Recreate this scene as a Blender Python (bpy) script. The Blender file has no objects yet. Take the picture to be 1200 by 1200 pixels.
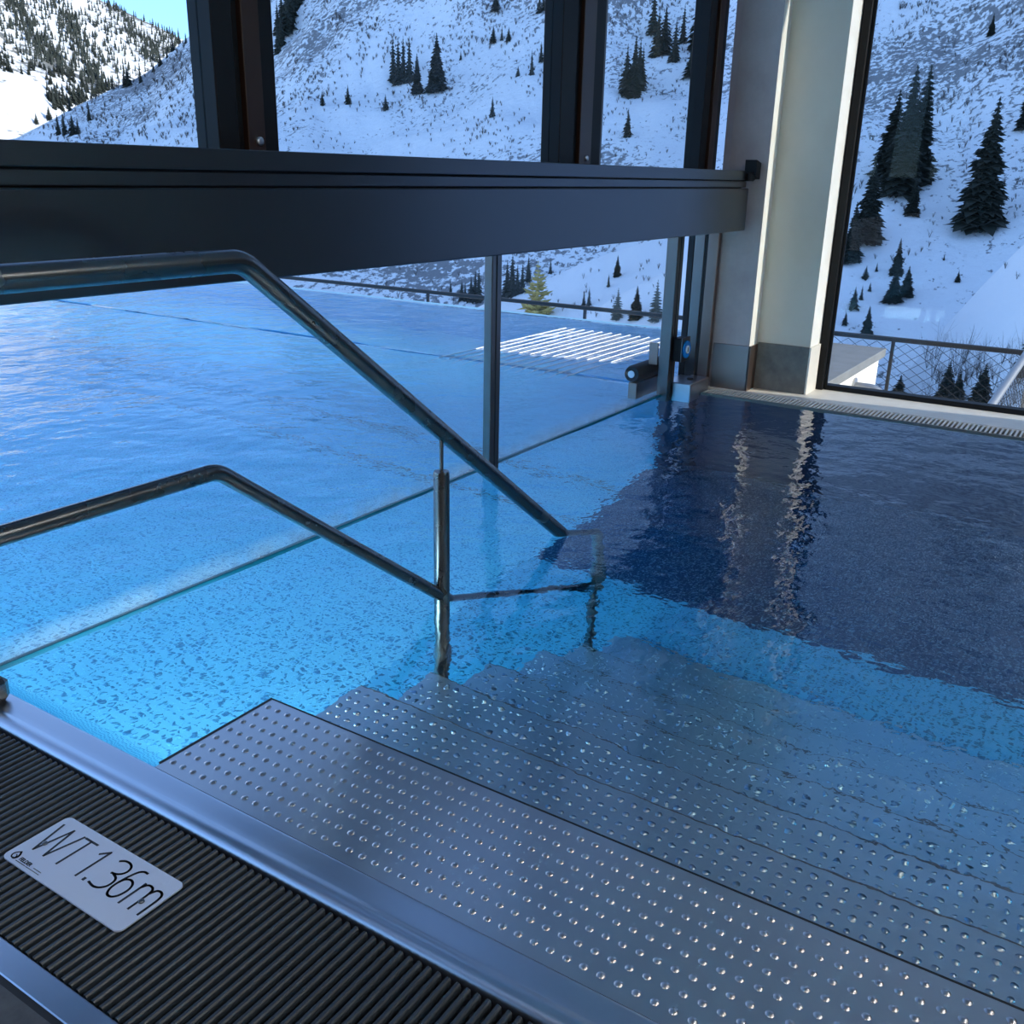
import bpy, math, random
from mathutils import Vector, Matrix
from mathutils.bvhtree import BVHTree
S = bpy.context.scene
col = S.collection
R = math.radians
random.seed(7)

# ------------------------------------------------------------------ camera
F, YAW, PIT, ROL = 1120.0, 0.564523, 0.340002, 0.022499
CAM = Vector((0, 0, 1.10))
fw = Vector((math.cos(YAW)*math.cos(PIT), math.sin(YAW)*math.cos(PIT), -math.sin(PIT)))
rt = fw.cross(Vector((0, 0, 1))).normalized()
up = rt.cross(fw)
cr, sr = math.cos(ROL), math.sin(ROL)
RT, UP = cr*rt + sr*up, -sr*rt + cr*up
cd = bpy.data.cameras.new('camera')
cam = bpy.data.objects.new('camera', cd); col.objects.link(cam)
m = Matrix((RT, UP, -fw)).transposed().to_4x4(); m.translation = CAM
cam.matrix_world = m
cd.sensor_width = 36; cd.lens = F/1200*36; cd.clip_start = .02; cd.clip_end = 6000
S.camera = cam

# ------------------------------------------------------------------ world, sun, exposure
SUN = Vector((.16, -1, .46)).normalized()
w = bpy.data.worlds.new('sky'); S.world = w; w.use_nodes = True
nt = w.node_tree; nt.nodes.clear()
sky = nt.nodes.new('ShaderNodeTexSky'); sky.sky_type = 'NISHITA'; sky.sun_disc = False
sky.sun_elevation = math.asin(SUN.z); sky.sun_rotation = math.atan2(SUN.x, SUN.y)
sky.altitude = 2600; sky.dust_density = .0; sky.air_density = .9; sky.ozone_density = 2.0
bg = nt.nodes.new('ShaderNodeBackground'); bg.inputs['Strength'].default_value = .36
wo = nt.nodes.new('ShaderNodeOutputWorld')
tint = nt.nodes.new('ShaderNodeMix'); tint.data_type = 'RGBA'; tint.blend_type = 'MULTIPLY'; tint.inputs[0].default_value = 1
tcn = nt.nodes.new('ShaderNodeTexCoord'); spz = nt.nodes.new('ShaderNodeSeparateXYZ'); grd = nt.nodes.new('ShaderNodeValToRGB')   # clear mountain sky, deeper blue low down
grd.color_ramp.elements[0].position = .08; grd.color_ramp.elements[0].color = (.40, .56, .76, 1)
grd.color_ramp.elements[1].position = .45; grd.color_ramp.elements[1].color = (1.0, 1.0, 1.0, 1)
nt.links.new(tcn.outputs['Generated'], spz.inputs[0]); nt.links.new(spz.outputs['Z'], grd.inputs[0]); nt.links.new(grd.outputs[0], tint.inputs[7])
nt.links.new(sky.outputs[0], tint.inputs[6]); nt.links.new(tint.outputs[2], bg.inputs[0]); nt.links.new(bg.outputs[0], wo.inputs[0])
ld = bpy.data.lights.new('sun', 'SUN'); ld.energy = 5.0; ld.angle = R(.6); ld.color = (1, .93, .82)
ld.cycles.use_multiple_importance_sampling = False
sun = bpy.data.objects.new('sun', ld); col.objects.link(sun)
sun.rotation_euler = (-SUN).to_track_quat('-Z', 'Y').to_euler(); sun.location = (0, -20, 20)
S.view_settings.view_transform = 'Standard'; S.view_settings.look = 'None'
S.view_settings.gamma = 1; S.view_settings.use_curve_mapping = False
S.view_settings.exposure = 0.27
CEIL, UW = 24.0, 46.0   # watts of each added ceiling panel and each pool lamp

# ------------------------------------------------------------------ helpers
def tag(o, label=None, cat=None, group=None, kind=None):
    if label: o['label'] = label
    if cat: o['category'] = cat
    if group: o['group'] = group
    if kind: o['kind'] = kind
    return o

def empty(name, loc, label, cat, group=None):
    o = bpy.data.objects.new(name, None); col.objects.link(o); o.location = loc
    o.empty_display_size = .1
    return tag(o, label, cat, group)

class MB:
    def __init__(s): s.v = []; s.f = []; s.sm = []
    def add(s, vs, fs, smooth=False):
        n = len(s.v); s.v += [tuple(p) for p in vs]
        s.f += [tuple(n+i for i in f) for f in fs]; s.sm += [smooth]*len(fs); return s
    def box(s, x0, x1, y0, y1, z0, z1, b=0):
        if b <= 0:
            vs = [(x, y, z) for x in (x0, x1) for y in (y0, y1) for z in (z0, z1)]
            return s.add(vs, [(0,1,3,2),(4,6,7,5),(0,4,5,1),(2,3,7,6),(0,2,6,4),(1,5,7,3)])
        c = ((x0, x1), (y0, y1), (z0, z1)); vs = []; idx = {}
        for i in (0, 1):
            for j in (0, 1):
                for k in (0, 1):
                    for a in range(3):
                        p = [c[0][i], c[1][j], c[2][k]]
                        for q, e in enumerate((i, j, k)):
                            if q != a: p[q] += b if e == 0 else -b
                        # vertex lying on the face normal to axis a
                        idx[(i, j, k, a)] = len(vs); vs.append(p)
        fs = []
        for a in range(3):
            o = [q for q in range(3) if q != a]
            for e in (0, 1):
                def g(p, q):
                    t = [0, 0, 0]; t[a] = e; t[o[0]] = p; t[o[1]] = q; return idx[(*t, a)]
                fc = [g(0,0), g(1,0), g(1,1), g(0,1)]
                fs.append(fc if (e == 1) == (a != 1) else fc[::-1])
        for a in range(3):
            o = [q for q in range(3) if q != a]
            for p in (0, 1):
                for q in (0, 1):
                    def h(e, ax):
                        t = [0, 0, 0]; t[a] = e; t[o[0]] = p; t[o[1]] = q; return idx[(*t, ax)]
                    fc = [h(0,o[0]), h(1,o[0]), h(1,o[1]), h(0,o[1])]
                    fs.append(fc if ((p == q) == (a != 1)) else fc[::-1])
        for i in (0, 1):
            for j in (0, 1):
                for k in (0, 1):
                    fc = [idx[(i,j,k,0)], idx[(i,j,k,1)], idx[(i,j,k,2)]]
                    fs.append(fc if (i+j+k) % 2 == 1 else fc[::-1])
        return s.add(vs, fs)
    def tube(s, pts, r, n=16, cap=True):
        pts = [Vector(p) for p in pts]; rs = r if isinstance(r, (list, tuple)) else [r]*len(pts)
        T = []
        for i in range(len(pts)):
            a = pts[max(i-1, 0)]; b = pts[min(i+1, len(pts)-1)]
            if 0 < i < len(pts)-1: t = (pts[i]-a).normalized() + (b-pts[i]).normalized()
            else: t = b-a
            T.append(t.normalized())
        x = T[0].orthogonal().normalized(); vs = []
        for i, p in enumerate(pts):
            x = (x - T[i]*x.dot(T[i])).normalized(); y = T[i].cross(x)
            for k in range(n):
                a = 2*math.pi*k/n; vs.append(p + (x*math.cos(a)+y*math.sin(a))*rs[i])
        fs = [(i*n+k, i*n+(k+1) % n, (i+1)*n+(k+1) % n, (i+1)*n+k) for i in range(len(pts)-1) for k in range(n)]
        s.add(vs, fs, True)
        if cap:
            s.add(vs[:n], [tuple(range(n))[::-1]]); s.add(vs[-n:], [tuple(range(n))])
        return s
    def prism(s, poly, z0, z1):
        n = len(poly)
        vs = [(x, y, z0) for x, y in poly] + [(x, y, z1) for x, y in poly]
        return s.add(vs, [(i, (i+1) % n, n+(i+1) % n, n+i) for i in range(n)] + [tuple(range(n))[::-1], tuple(range(n, 2*n))])
    def extrude_y(s, prof, y0, y1, smooth=False, close=True):   # profile in x,z
        n = len(prof)
        vs = [(x, y0, z) for x, z in prof] + [(x, y1, z) for x, z in prof]
        k = n if close else n-1
        s.add(vs, [(i, n+i, n+(i+1) % n, (i+1) % n) for i in range(k)], smooth)
        if close: s.add(vs, [tuple(range(n)), tuple(range(n, 2*n))[::-1]])
        return s
    def build(s, name, mat, parent=None):
        me = bpy.data.meshes.new(name); me.from_pydata(s.v, [], s.f)
        me.polygons.foreach_set('use_smooth', s.sm)
        me.materials.append(mat); me.update()
        o = bpy.data.objects.new(name, me); col.objects.link(o)
        if parent:
            o.parent = parent
            if parent.type == 'EMPTY': o.matrix_parent_inverse = Matrix.Translation(-parent.location)
        return o

def fixn(o):
    import bmesh
    bm = bmesh.new(); bm.from_mesh(o.data); bmesh.ops.recalc_face_normals(bm, faces=bm.faces); bm.to_mesh(o.data); bm.free()
    return o

def arc(p0, c, p1, r=.06, n=8):
    """polyline p0 -> rounded corner at c -> p1"""
    p0, c, p1 = Vector(p0), Vector(c), Vector(p1)
    a, b = (p0-c).normalized(), (p1-c).normalized()
    h = a.angle(b)/2; d = r/math.tan(h)
    cen = c + (a+b).normalized()*(r/math.sin(h))
    s0, s1 = c+a*d-cen, c+b*d-cen
    return [cen + s0.normalized().slerp(s1.normalized(), i/n)*r for i in range(n+1)]

# ------------------------------------------------------------------ materials
class Mat:
    def __init__(s, name):
        s.m = bpy.data.materials.new(name); s.m.use_nodes = True
        s.t = s.m.node_tree; s.t.nodes.clear(); s.out = s.n('OutputMaterial')
    def n(s, typ, **kw):
        x = s.t.nodes.new('ShaderNode'+typ)
        for k, v in kw.items():
            if k in x.inputs: x.inputs[k].default_value = v
            else: setattr(x, k, v)
        return x
    def l(s, a, b): s.t.links.new(a, b)
    def pos(s): return s.n('NewGeometry').outputs['Position']
    def noise(s, scale, detail=4, rough=.55, stretch=None, vec=None):
        p = vec or s.pos()
        if stretch:
            mp = s.n('Mapping'); mp.inputs['Scale'].default_value = stretch; s.l(p, mp.inputs[0]); p = mp.outputs[0]
        t = s.n('TexNoise', Scale=scale, Detail=detail, Roughness=rough); s.l(p, t.inputs['Vector'])
        return t.outputs['Fac']
    def ramp(s, fac, stops):
        r = s.n('ValToRGB'); e = r.color_ramp.elements
        while len(e) < len(stops): e.new(.5)
        for q, (p, c) in zip(e, stops): q.position = p; q.color = (*c, 1) if len(c) == 3 else c
        s.l(fac, r.inputs[0]); return r.outputs[0]
    def mul(s, a, b, op='MULTIPLY'):
        x = s.n('Math', operation=op)
        for i, q in enumerate((a, b)):
            if isinstance(q, (int, float)): x.inputs[i].default_value = q
            else: s.l(q, x.inputs[i])
        return x.outputs[0]
    def bump(s, h, strength=.3, dist=.01, normal=None):
        b = s.n('Bump', Strength=strength, Distance=dist); s.l(h, b.inputs['Height'])
        if normal: s.l(normal, b.inputs['Normal'])
        return b.outputs[0]
    def mix(s, fac, a, b):
        x = s.n('Mix', data_type='RGBA')
        for i, q in ((0, fac), (6, a), (7, b)):
            if hasattr(q, 'links'): s.l(q, x.inputs[i])
            else: x.inputs[i].default_value = q if i == 0 else (*q, 1)
        return x.outputs[2]
    def bsdf(s, color, rough=.5, metal=0, normal=None, **kw):
        b = s.n('BsdfPrincipled')
        for k, q in (('Base Color', color), ('Roughness', rough), ('Metallic', metal)):
            if hasattr(q, 'links'): s.l(q, b.inputs[k])
            else: b.inputs[k].default_value = (*q, 1) if k == 'Base Color' else q
        for k, v in kw.items(): b.inputs[k.replace('_', ' ')].default_value = v
        if normal: s.l(normal, b.inputs['Normal'])
        s.l(b.outputs[0], s.out.inputs[0]); return b

def plain(name, c, rough=.5, metal=0, **kw):
    q = Mat(name); q.bsdf(c, rough, metal, **kw); return q.m

def steel(name, c, rough=.3, brushed=None, var=.08):
    q = Mat(name)
    f = q.noise(9, 5); g = q.noise(60, 3, .6, brushed or (1, 1, 1))
    rr = q.mul(q.mul(f, var), rough-var/2, 'ADD')
    q.bsdf(c, rr, 1, q.bump(g, .06, .002)); return q.m

def concrete(name, c, c2, scale=5, rough=.75):
    q = Mat(name)
    f = q.noise(scale, 8, .65); h = q.noise(90, 4)
    q.bsdf(q.mix(q.ramp(f, [(.3, (0,0,0)), (.7, (1,1,1))]), c, c2), rough, 0, q.bump(h, .15, .003)); return q.m

M = {}
M['steel'] = steel('satin steel', (.60, .63, .68), .30)
M['rim'] = steel('polished steel rim', (.52, .55, .62), .3)
M['rail'] = steel('dark satin steel tube', (.17, .175, .18), .27)
M['post'] = steel('brushed steel profile', (.15, .142, .142), .3, (1, 1, .03))
M['brown'] = steel('bronze tinted steel', (.30, .225, .20), .38, (1, 1, .05))
M['beam'] = steel('dark anodised aluminium', (.115, .118, .13), .30, (.04, 1, 1), .05)
M['frame'] = plain('black powder coat', (.007, .008, .010), .5, 0, Specular_IOR_Level=.2)
M['bronze_frame'] = plain('dark brown coating', (.035, .016, .010), .35)
M['rubber'] = plain('black rubber', (.01, .01, .011), .6)
M['bars'] = plain('black plastic bars', (.034, .045, .058), .36)
M['channel'] = plain('dark channel', (.006, .0065, .008), .7)
M['plaster'] = concrete('grey green plaster', (.60, .545, .45), (.66, .605, .51), 3, .8)
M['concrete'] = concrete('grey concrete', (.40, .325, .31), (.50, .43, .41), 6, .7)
M['sunlit_concrete'] = concrete('sunlit concrete', (.74, .72, .67), (.84, .82, .77), 8, .8)  # concrete lightened to stand for the sun on the pillar flanks
M['tile'] = concrete('dark stone tile', (.10, .095, .085), (.19, .18, .16), 14, .6)
M['ledge'] = concrete('pale stone ledge', (.68, .64, .57), (.78, .74, .66), 9, .6)
M['slate'] = concrete('dark slate slab', (.045, .047, .05), (.10, .105, .11), 22, .55)
M['wall'] = plain('dark grey wall', (.055, .055, .058), .8)
M['ceiling'] = plain('white ceiling', (.6, .6, .6), .8)
M['white'] = plain('white render', (.80, .78, .72), .8)
M['grey_slab'] = concrete('grey slab', (.16, .17, .175), (.21, .22, .225), 7, .7)
M['dark_rail'] = plain('dark coated rail', (.03, .032, .035), .5)
M['pipe'] = plain('galvanised pipe', (.45, .46, .47), .4, .8)
M['blue'] = plain('blue ring', (.0, .22, .62), .35)
M['white_gloss'] = plain('white button', (.85, .87, .88), .35)
M['ink'] = plain('black ink', (.008, .009, .015), .5)
M['seal'] = plain('teal seal', (.0, .13, .19), .4)

def glass(name, tint, frost=False):
    q = Mat(name)
    ge = q.n('NewGeometry'); dt = q.n('VectorMath', operation='DOT_PRODUCT'); q.l(ge.outputs['Normal'], dt.inputs[0]); q.l(ge.outputs['Incoming'], dt.inputs[1])
    cs = q.mul(dt.outputs['Value'], 1.0, 'ABSOLUTE') if False else q.n('Math', operation='ABSOLUTE').outputs[0]
    q.l(dt.outputs['Value'], cs.node.inputs[0])
    sch = q.mul(q.mul(q.mul(1.0, cs, 'SUBTRACT'), 5.0, 'POWER'), .5)
    fr = q.mul(sch, .012, 'ADD').node
    tr = q.n('BsdfTransparent'); tr.inputs[0].default_value = (*tint, 1)
    gl = q.n('BsdfGlossy', Roughness=.0)
    mx = q.n('MixShader'); q.l(fr.outputs[0], mx.inputs[0]); q.l(tr.outputs[0], mx.inputs[1]); q.l(gl.outputs[0], mx.inputs[2])
    o = mx.outputs[0]
    if frost:   # dried drops and condensation along the bottom few centimetres
        sp = q.n('SeparateXYZ'); q.l(q.pos(), sp.inputs[0])
        mr = q.n('MapRange'); q.l(sp.outputs['Z'], mr.inputs[0])
        mr.inputs[1].default_value = 0; mr.inputs[2].default_value = .085; mr.inputs[3].default_value = .42; mr.inputs[4].default_value = -.1
        ns = q.noise(7, 5, .65, (1, 1, .6))
        fac = q.n('Math', operation='MULTIPLY', use_clamp=True); q.l(mr.outputs[0], fac.inputs[0])
        q.l(q.ramp(ns, [(.3, (.1,)*3), (.75, (1,)*3)]), fac.inputs[1])
        df = q.n('BsdfDiffuse'); df.inputs[0].default_value = (.75, .8, .85, 1)
        m2 = q.n('MixShader'); q.l(fac.outputs[0], m2.inputs[0]); q.l(o, m2.inputs[1]); q.l(df.outputs[0], m2.inputs[2]); o = m2.outputs[0]
    q.l(o, q.out.inputs[0]); return q.m
M['glass'] = glass('window glass', (.96, .98, .98))
M['glass_low'] = glass('partition glass', (.97, .985, .985), True)

def studs(q, pitch, rad, rot=0):
    """0..1 dome pattern on a square grid in plan"""
    sp = q.n('SeparateXYZ'); q.l(q.pos(), sp.inputs[0])
    d = None
    for a in ('X', 'Y'):
        f = q.mul(q.mul(sp.outputs[a], 1/pitch), 1000.0, 'ADD')
        f = q.mul(q.mul(q.mul(f, 1.0, 'MODULO'), .5, 'SUBTRACT'), pitch/rad)
        f = q.mul(f, f); d = f if d is None else q.mul(d, f, 'ADD')
    x = q.n('Math', operation='SUBTRACT', use_clamp=True); x.inputs[0].default_value = 1; q.l(d, x.inputs[1])
    return x.outputs[0]
def pool_floor(name, c, c2):
    q = Mat(name); h = studs(q, .040, .0135)
    q.bsdf(q.mix(h, q.mix(q.noise(2.5, 4), c, [k*.9 for k in c]), c2), .45, .15, q.bump(h, .6, .01)); return q.m
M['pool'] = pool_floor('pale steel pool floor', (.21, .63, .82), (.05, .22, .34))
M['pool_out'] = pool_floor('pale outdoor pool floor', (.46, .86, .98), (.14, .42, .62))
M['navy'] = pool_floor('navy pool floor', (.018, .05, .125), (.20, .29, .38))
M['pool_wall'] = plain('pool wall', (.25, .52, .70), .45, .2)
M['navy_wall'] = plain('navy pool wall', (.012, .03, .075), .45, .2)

q = Mat('studded steel tread'); f = q.noise(5, 5); g = q.noise(22, 4, .6, (1, .35, 1))
b = q.bsdf((.57, .56, .58), q.mul(q.mul(f, .14), .24, 'ADD'), 1, q.bump(g, .12, .004)); b.inputs['Coat Weight'].default_value = .25; b.inputs['Coat Roughness'].default_value = .03
M['tread'] = q.m
q = Mat('sign plate'); g = q.noise(35, 5, .6); q.bsdf((.60, .68, .84), .42, 0, q.bump(q.ramp(g, [(.5, (0,)*3), (.6, (1,)*3)]), .12, .002)); M['sign'] = q.m

# water: refracting surface with small ripples in the normal, blue absorbing volume
q = Mat('pool water')
gl = q.n('BsdfGlass', Roughness=0.0, IOR=1.333)
h = q.mul(q.mul(q.noise(4.2, 2, .5), .0085), q.mul(q.noise(15, 2, .5), .0020), 'ADD')
h = q.mul(h, q.mul(q.noise(60, 2, .5), .0002), 'ADD')
sp = q.n('SeparateXYZ'); q.l(q.pos(), sp.inputs[0])
mr = q.n('MapRange'); q.l(sp.outputs['X'], mr.inputs[0])          # livelier water away from the steps
for k_, v_ in ((1, 1.2), (2, 4.2), (3, .75), (4, 1.7)): mr.inputs[k_].default_value = v_
h = q.mul(h, mr.outputs[0])
m3 = q.n('MapRange'); q.l(sp.outputs['Y'], m3.inputs[0])
for k_, v_ in ((1, 3.2), (2, 6.0), (3, 1.0), (4, 2.2)): m3.inputs[k_].default_value = v_
h = q.mul(h, m3.outputs[0])
q.l(q.bump(h, 1.0, 1.0), gl.inputs['Normal'])
q.l(gl.outputs[0], q.out.inputs['Surface'])
va = q.n('VolumeAbsorption', Density=.40); va.inputs[0].default_value = (.10, .80, .985, 1)
q.l(va.outputs[0], q.out.inputs['Volume'])
M['water'] = q.m

def snow(name, brush_c, cover, scale, stretch=(1, 1, 1), patch=.02, rock=None, warm=(.92, .93, .95)):
    q = Mat(name)
    big = q.noise(patch, 5, .6); fine = q.noise(scale, 5, .65, stretch)
    s = q.mul(q.mul(q.mul(big, 1.1), fine, 'ADD'), .5)
    fac = q.ramp(s, [(cover, (0,)*3), (cover+.03, (1,)*3)])
    c = q.mix(fac, warm, brush_c)
    if rock:
        rk = q.noise(patch*1.7, 6, .7, (1, 1, 2.2)); c = q.mix(q.ramp(rk, [(rock, (0,)*3), (rock+.04, (1,)*3)]), c, (.13, .09, .07))
    q.bsdf(c, .8, 0, q.bump(q.noise(scale*.5, 5), .5, .6)); return q.m
M['snow'] = snow('brushy snow slope', (.24, .24, .25), .549, 1.3, (1, 1, .45), .022, .70)
M['snow_far'] = snow('wooded snow slope', (.16, .16, .15), .56, .12, (.6, .6, 1.5), .008, None, (.70, .70, .70))
q = Mat('smooth snow'); g = q.noise(1.4, 4, .5, (.25, 1.2, 1)); q.bsdf((.92, .93, .95), .7, 0, q.bump(g, .5, .12)); M['snow_smooth'] = q.m
def foliage(name, a, b, sc=2.0):
    q = Mat(name); q.bsdf(q.mix(q.noise(sc, 3), a, b), .8); return q.m
M['fir'] = foliage('dark fir needles', (.012, .018, .014), (.035, .042, .03))
M['fir_sunlit'] = foliage('sunlit fir needles', (.42, .33, .09), (.62, .50, .17))  # sunlight on this fir is put into its needle colour
M['fir_grey'] = foliage('frosted fir needles', (.10, .12, .11), (.2, .22, .2))
M['bark'] = plain('bark', (.05, .04, .035), .9)
M['twig'] = plain('bare twigs', (.10, .085, .075), .9)

# ------------------------------------------------------------------ setting: room shell
def struct(name, mb, mat): return tag(mb.build(name, mat), kind='structure')
struct('floor', MB().box(-4, .505, -6, 2.0, -.12, .004), M['slate'])
struct('ceiling', MB().box(-4, 5.46, -6, 2.07, 2.95, 3.1), M['ceiling'])
struct('wall_back', MB().box(-4, 5.46, -6.15, -6, -.1, 2.95), M['wall'])
struct('wall_left', MB().box(-4.15, -4, -6.15, 2.07, -.1, 2.95), M['wall'])
struct('wall_front', MB().box(-4, -2.4, 1.97, 2.1, -.1, 2.95), M['wall'])
o = struct('floor_ledge', MB().box(5.02, 5.42, -6, 1.92, -1.5, .006, .006), M['ledge'])
# pillar with sunlight put into the paler colour of two flanks, steel skirting
PZ = 2.95
def pil(pts, z0, z1): return MB().prism(pts, z0, z1)
pl = [(5.04,1.905),(5.04,1.70),(5.16,1.70),(5.16,1.408),(5.33,1.408),(5.46,1.408),(5.46,1.95),(5.06,1.95)]
n = len(pl)
def face(i, mat, name, z0=.24):
    (xa, ya), (xb, yb) = pl[i], pl[(i+1) % n]
    return None
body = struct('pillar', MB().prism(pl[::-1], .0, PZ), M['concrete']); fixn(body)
body.data.materials.append(M['sunlit_concrete']); body.data.materials.append(M['plaster'])
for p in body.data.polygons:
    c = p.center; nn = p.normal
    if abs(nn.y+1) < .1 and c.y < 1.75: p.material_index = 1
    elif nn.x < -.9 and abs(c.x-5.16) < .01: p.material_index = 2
sk = MB().box(5.032, 5.04, 1.692, 1.90, .0, .25, .001).box(5.032, 5.15, 1.690, 1.70, .0, .25, .001)
tag(sk.build('skirting_steel', M['brown']), kind='structure').name = 'baseboard_front'
o = struct('baseboard_recess', MB().box(5.148, 5.16, 1.41, 1.690, .0, .26, .001), M['tile'])
o = struct('baseboard_flank', MB().box(5.148, 5.33, 1.398, 1.408, .0, .26, .001), M['ledge'])

# right hand windows
def window(name, y0, y1):
    mb = MB()
    mb.box(5.335, 5.43, y1-.045, y1, .006, PZ, .004).box(5.335, 5.43, y0, y0+.045, .006, PZ, .004)
    mb.box(5.36, 5.43, y0+.045, y1-.045, .006, .032, .003).box(5.36, 5.43, y0+.045, y1-.045, PZ-.06, PZ, .003)
    mb.box(5.352, 5.36, y1-.062, y1-.045, .02, PZ-.06)
    fr = struct(name, mb, M['frame'])
    MB().box(5.392, 5.398, y0+.045, y1-.045, .032, PZ-.06).build('pane', M['glass'], fr)
    return fr
window('window_1', -.85, 1.405)
struct('wall_right', MB().box(5.34, 5.44, -6, -.85, 0, PZ), M['wall'])

# ------------------------------------------------------------------ pool basin
W0, WX = .968, 6.85
struct('pool_floor', MB().box(.9, 3.45, -6, 2.07, -1.46, -1.36), M['pool'])
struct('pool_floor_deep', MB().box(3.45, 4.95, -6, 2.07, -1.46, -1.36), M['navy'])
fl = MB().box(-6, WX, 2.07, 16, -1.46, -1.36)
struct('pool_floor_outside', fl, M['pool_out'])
struct('pool_wall_near', MB().box(.90, .962, -6, 2.07, -1.4, -.02), M['pool_wall'])
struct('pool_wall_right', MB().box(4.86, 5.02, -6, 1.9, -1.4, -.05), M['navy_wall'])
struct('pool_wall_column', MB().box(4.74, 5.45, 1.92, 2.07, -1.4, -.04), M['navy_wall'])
struct('pool_wall_outside', MB().box(5.0, 5.45, 2.0, 2.07, -1.4, -.04).box(5.45, WX, 1.99, 2.07, -1.4, -.04), M['pool_wall'])
struct('pool_wall_far', MB().box(WX, WX+.12, 2.0, 16, -1.4, -.006), M['pool_wall'])
struct('pool_wall_end', MB().box(-6, WX, 16, 16.1, -1.4, .02), M['pool_wall'])
struct('pool_wall_outer_left', MB().box(-6.1, -6, 2.0, 16, -1.4, .02).box(-6, .9, 2.0, 2.07, -1.4, .0), M['pool_wall'])
sm = MB()
for xs in (3.86, 4.32): sm.box(xs, xs+.012, 2.1, 16, -1.36, -1.352)
struct('trim_1', sm, M['brown'])

# water: one closed body over both basins
def water():
    def hgt(x, y):
        return (.0016*math.sin(3.1*x+1.7*y+.4) + .0013*math.sin(-2.3*x+4.1*y) + .0010*math.sin(6.3*x+2.2*y+1.1)
                + .0009*math.sin(1.2*x-7.3*y+2) + .0006*math.sin(9.1*x-5.7*y))
    xs = [-5.995+.0994*i for i in range(70)] + [.962+.0415*i for i in range(95)] + [4.862+.0663*i for i in range(31)]
    ys = [-5.99+.0895*i for i in range(90)] + [2.066+.0602*i for i in range(100)] + [8.086+.12*i for i in range(67)]
    nx, ny = len(xs), len(ys)
    def inside(i, j):
        x, y = (xs[i]+xs[i+1])/2, (ys[j]+ys[j+1])/2
        return y > 2.066 or .962 < x < 4.862
    ids, vs, fs, lo = {}, [], [], {}
    def vid(i, j):
        if (i, j) not in ids: ids[i, j] = len(vs); vs.append((xs[i], ys[j], hgt(xs[i], ys[j])))
        return ids[i, j]
    def vlo(i, j):
        if (i, j) not in lo: lo[i, j] = len(vs); vs.append((xs[i], ys[j], -1.365))
        return lo[i, j]
    ok = lambda i, j: 0 <= i < nx-1 and 0 <= j < ny-1 and inside(i, j)
    for i in range(nx-1):
        for j in range(ny-1):
            if not ok(i, j): continue
            q_ = [(i, j), (i+1, j), (i+1, j+1), (i, j+1)]
            fs.append(tuple(vid(*p_) for p_ in q_)); fs.append(tuple(vlo(*p_) for p_ in q_[::-1]))
            for k_, (di, dj) in enumerate(((0, -1), (1, 0), (0, 1), (-1, 0))):
                if not ok(i+di, j+dj):
                    p_, r_ = q_[k_], q_[(k_+1) % 4]
                    fs.append((vid(*p_), vlo(*p_), vlo(*r_), vid(*r_)))
    mb = MB(); mb.add(vs, fs, True)
    return mb
wt = water().build('pool_water', M['water'])
tag(wt, 'clear blue rippling water filling the pool inside and outside the glass', 'water', kind='stuff')


# ------------------------------------------------------------------ unseen lamps added to brighten hall and pools
def lamp(name, loc, rot, sx, sy, power, color, label, cat, group, depth=.04):
    e = empty(name, loc, label, cat, group); e.rotation_euler = rot
    fr = MB().box(-sx/2-.02, sx/2+.02, -sy/2-.02, sy/2+.02, .0, depth, .004)
    me = fr.build('housing', M['frame']); me.parent = e
    key = name+'_lens_%d' % round(power); le = bpy.data.materials.get(key)
    if not le:
        q = Mat(key); em = q.n('Emission', Strength=power/(sx*sy)/math.pi); em.inputs[0].default_value = (*color, 1)
        q.l(em.outputs[0], q.out.inputs[0]); le = q.m
    o = MB().box(-sx/2, sx/2, -sy/2, sy/2, -.004, .0).build('lens', le); o.parent = e
    return e
for x, y in ((-2.4, .3), (-2.4, -2.2), (.2, -2.2), (2.6, -2.2), (.2, -4.6), (2.6, -4.6), (-2.4, -4.6)):  # panels added out of view, daylight alone leaves the hall dark
    lamp('ceiling_fill_light', (x, y, 2.905), (0, 0, 0), 1.2, .5, CEIL, (1, .94, .86), 'flat ceiling fill light panel added unseen to brighten the pool hall', 'ceiling fill light', 'ceiling fill light panels')
for x, y, z, a in ((.985, 1.74, -.55, 90),):  # added out of view to make the indoor water glow
    lamp('underwater_fill_light', (x, y, z), (0, R(-90), R(0)), .8, .54, UW*.5, (.66, .90, 1), 'added unseen underwater lamp in the near pool wall beside the steps', 'pool lamp', None, .02)
for x, y in ((-4, 2.1), (-2, 2.1), (0, 2.1)):  # added out of view to brighten the outdoor pool floor
    lamp('underwater_fill_light', (x, y, -.6), (R(90), 0, 0), .5, .4, UW*1.6, (.66, .90, 1), 'added unseen underwater lamp in the building side wall of the outdoor pool', 'pool lamp', 'added outdoor pool lamps', .02)
for x in (2.4, 3.2):  # added out of view to light the floor past the steps
    lamp('underwater_fill_light', (x, -5.96, -.7), (R(90), 0, 0), .5, .4, UW, (.66, .90, 1), 'added unseen underwater lamp in the end wall of the indoor pool', 'pool lamp', 'added end wall pool lamps', .02)

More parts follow.
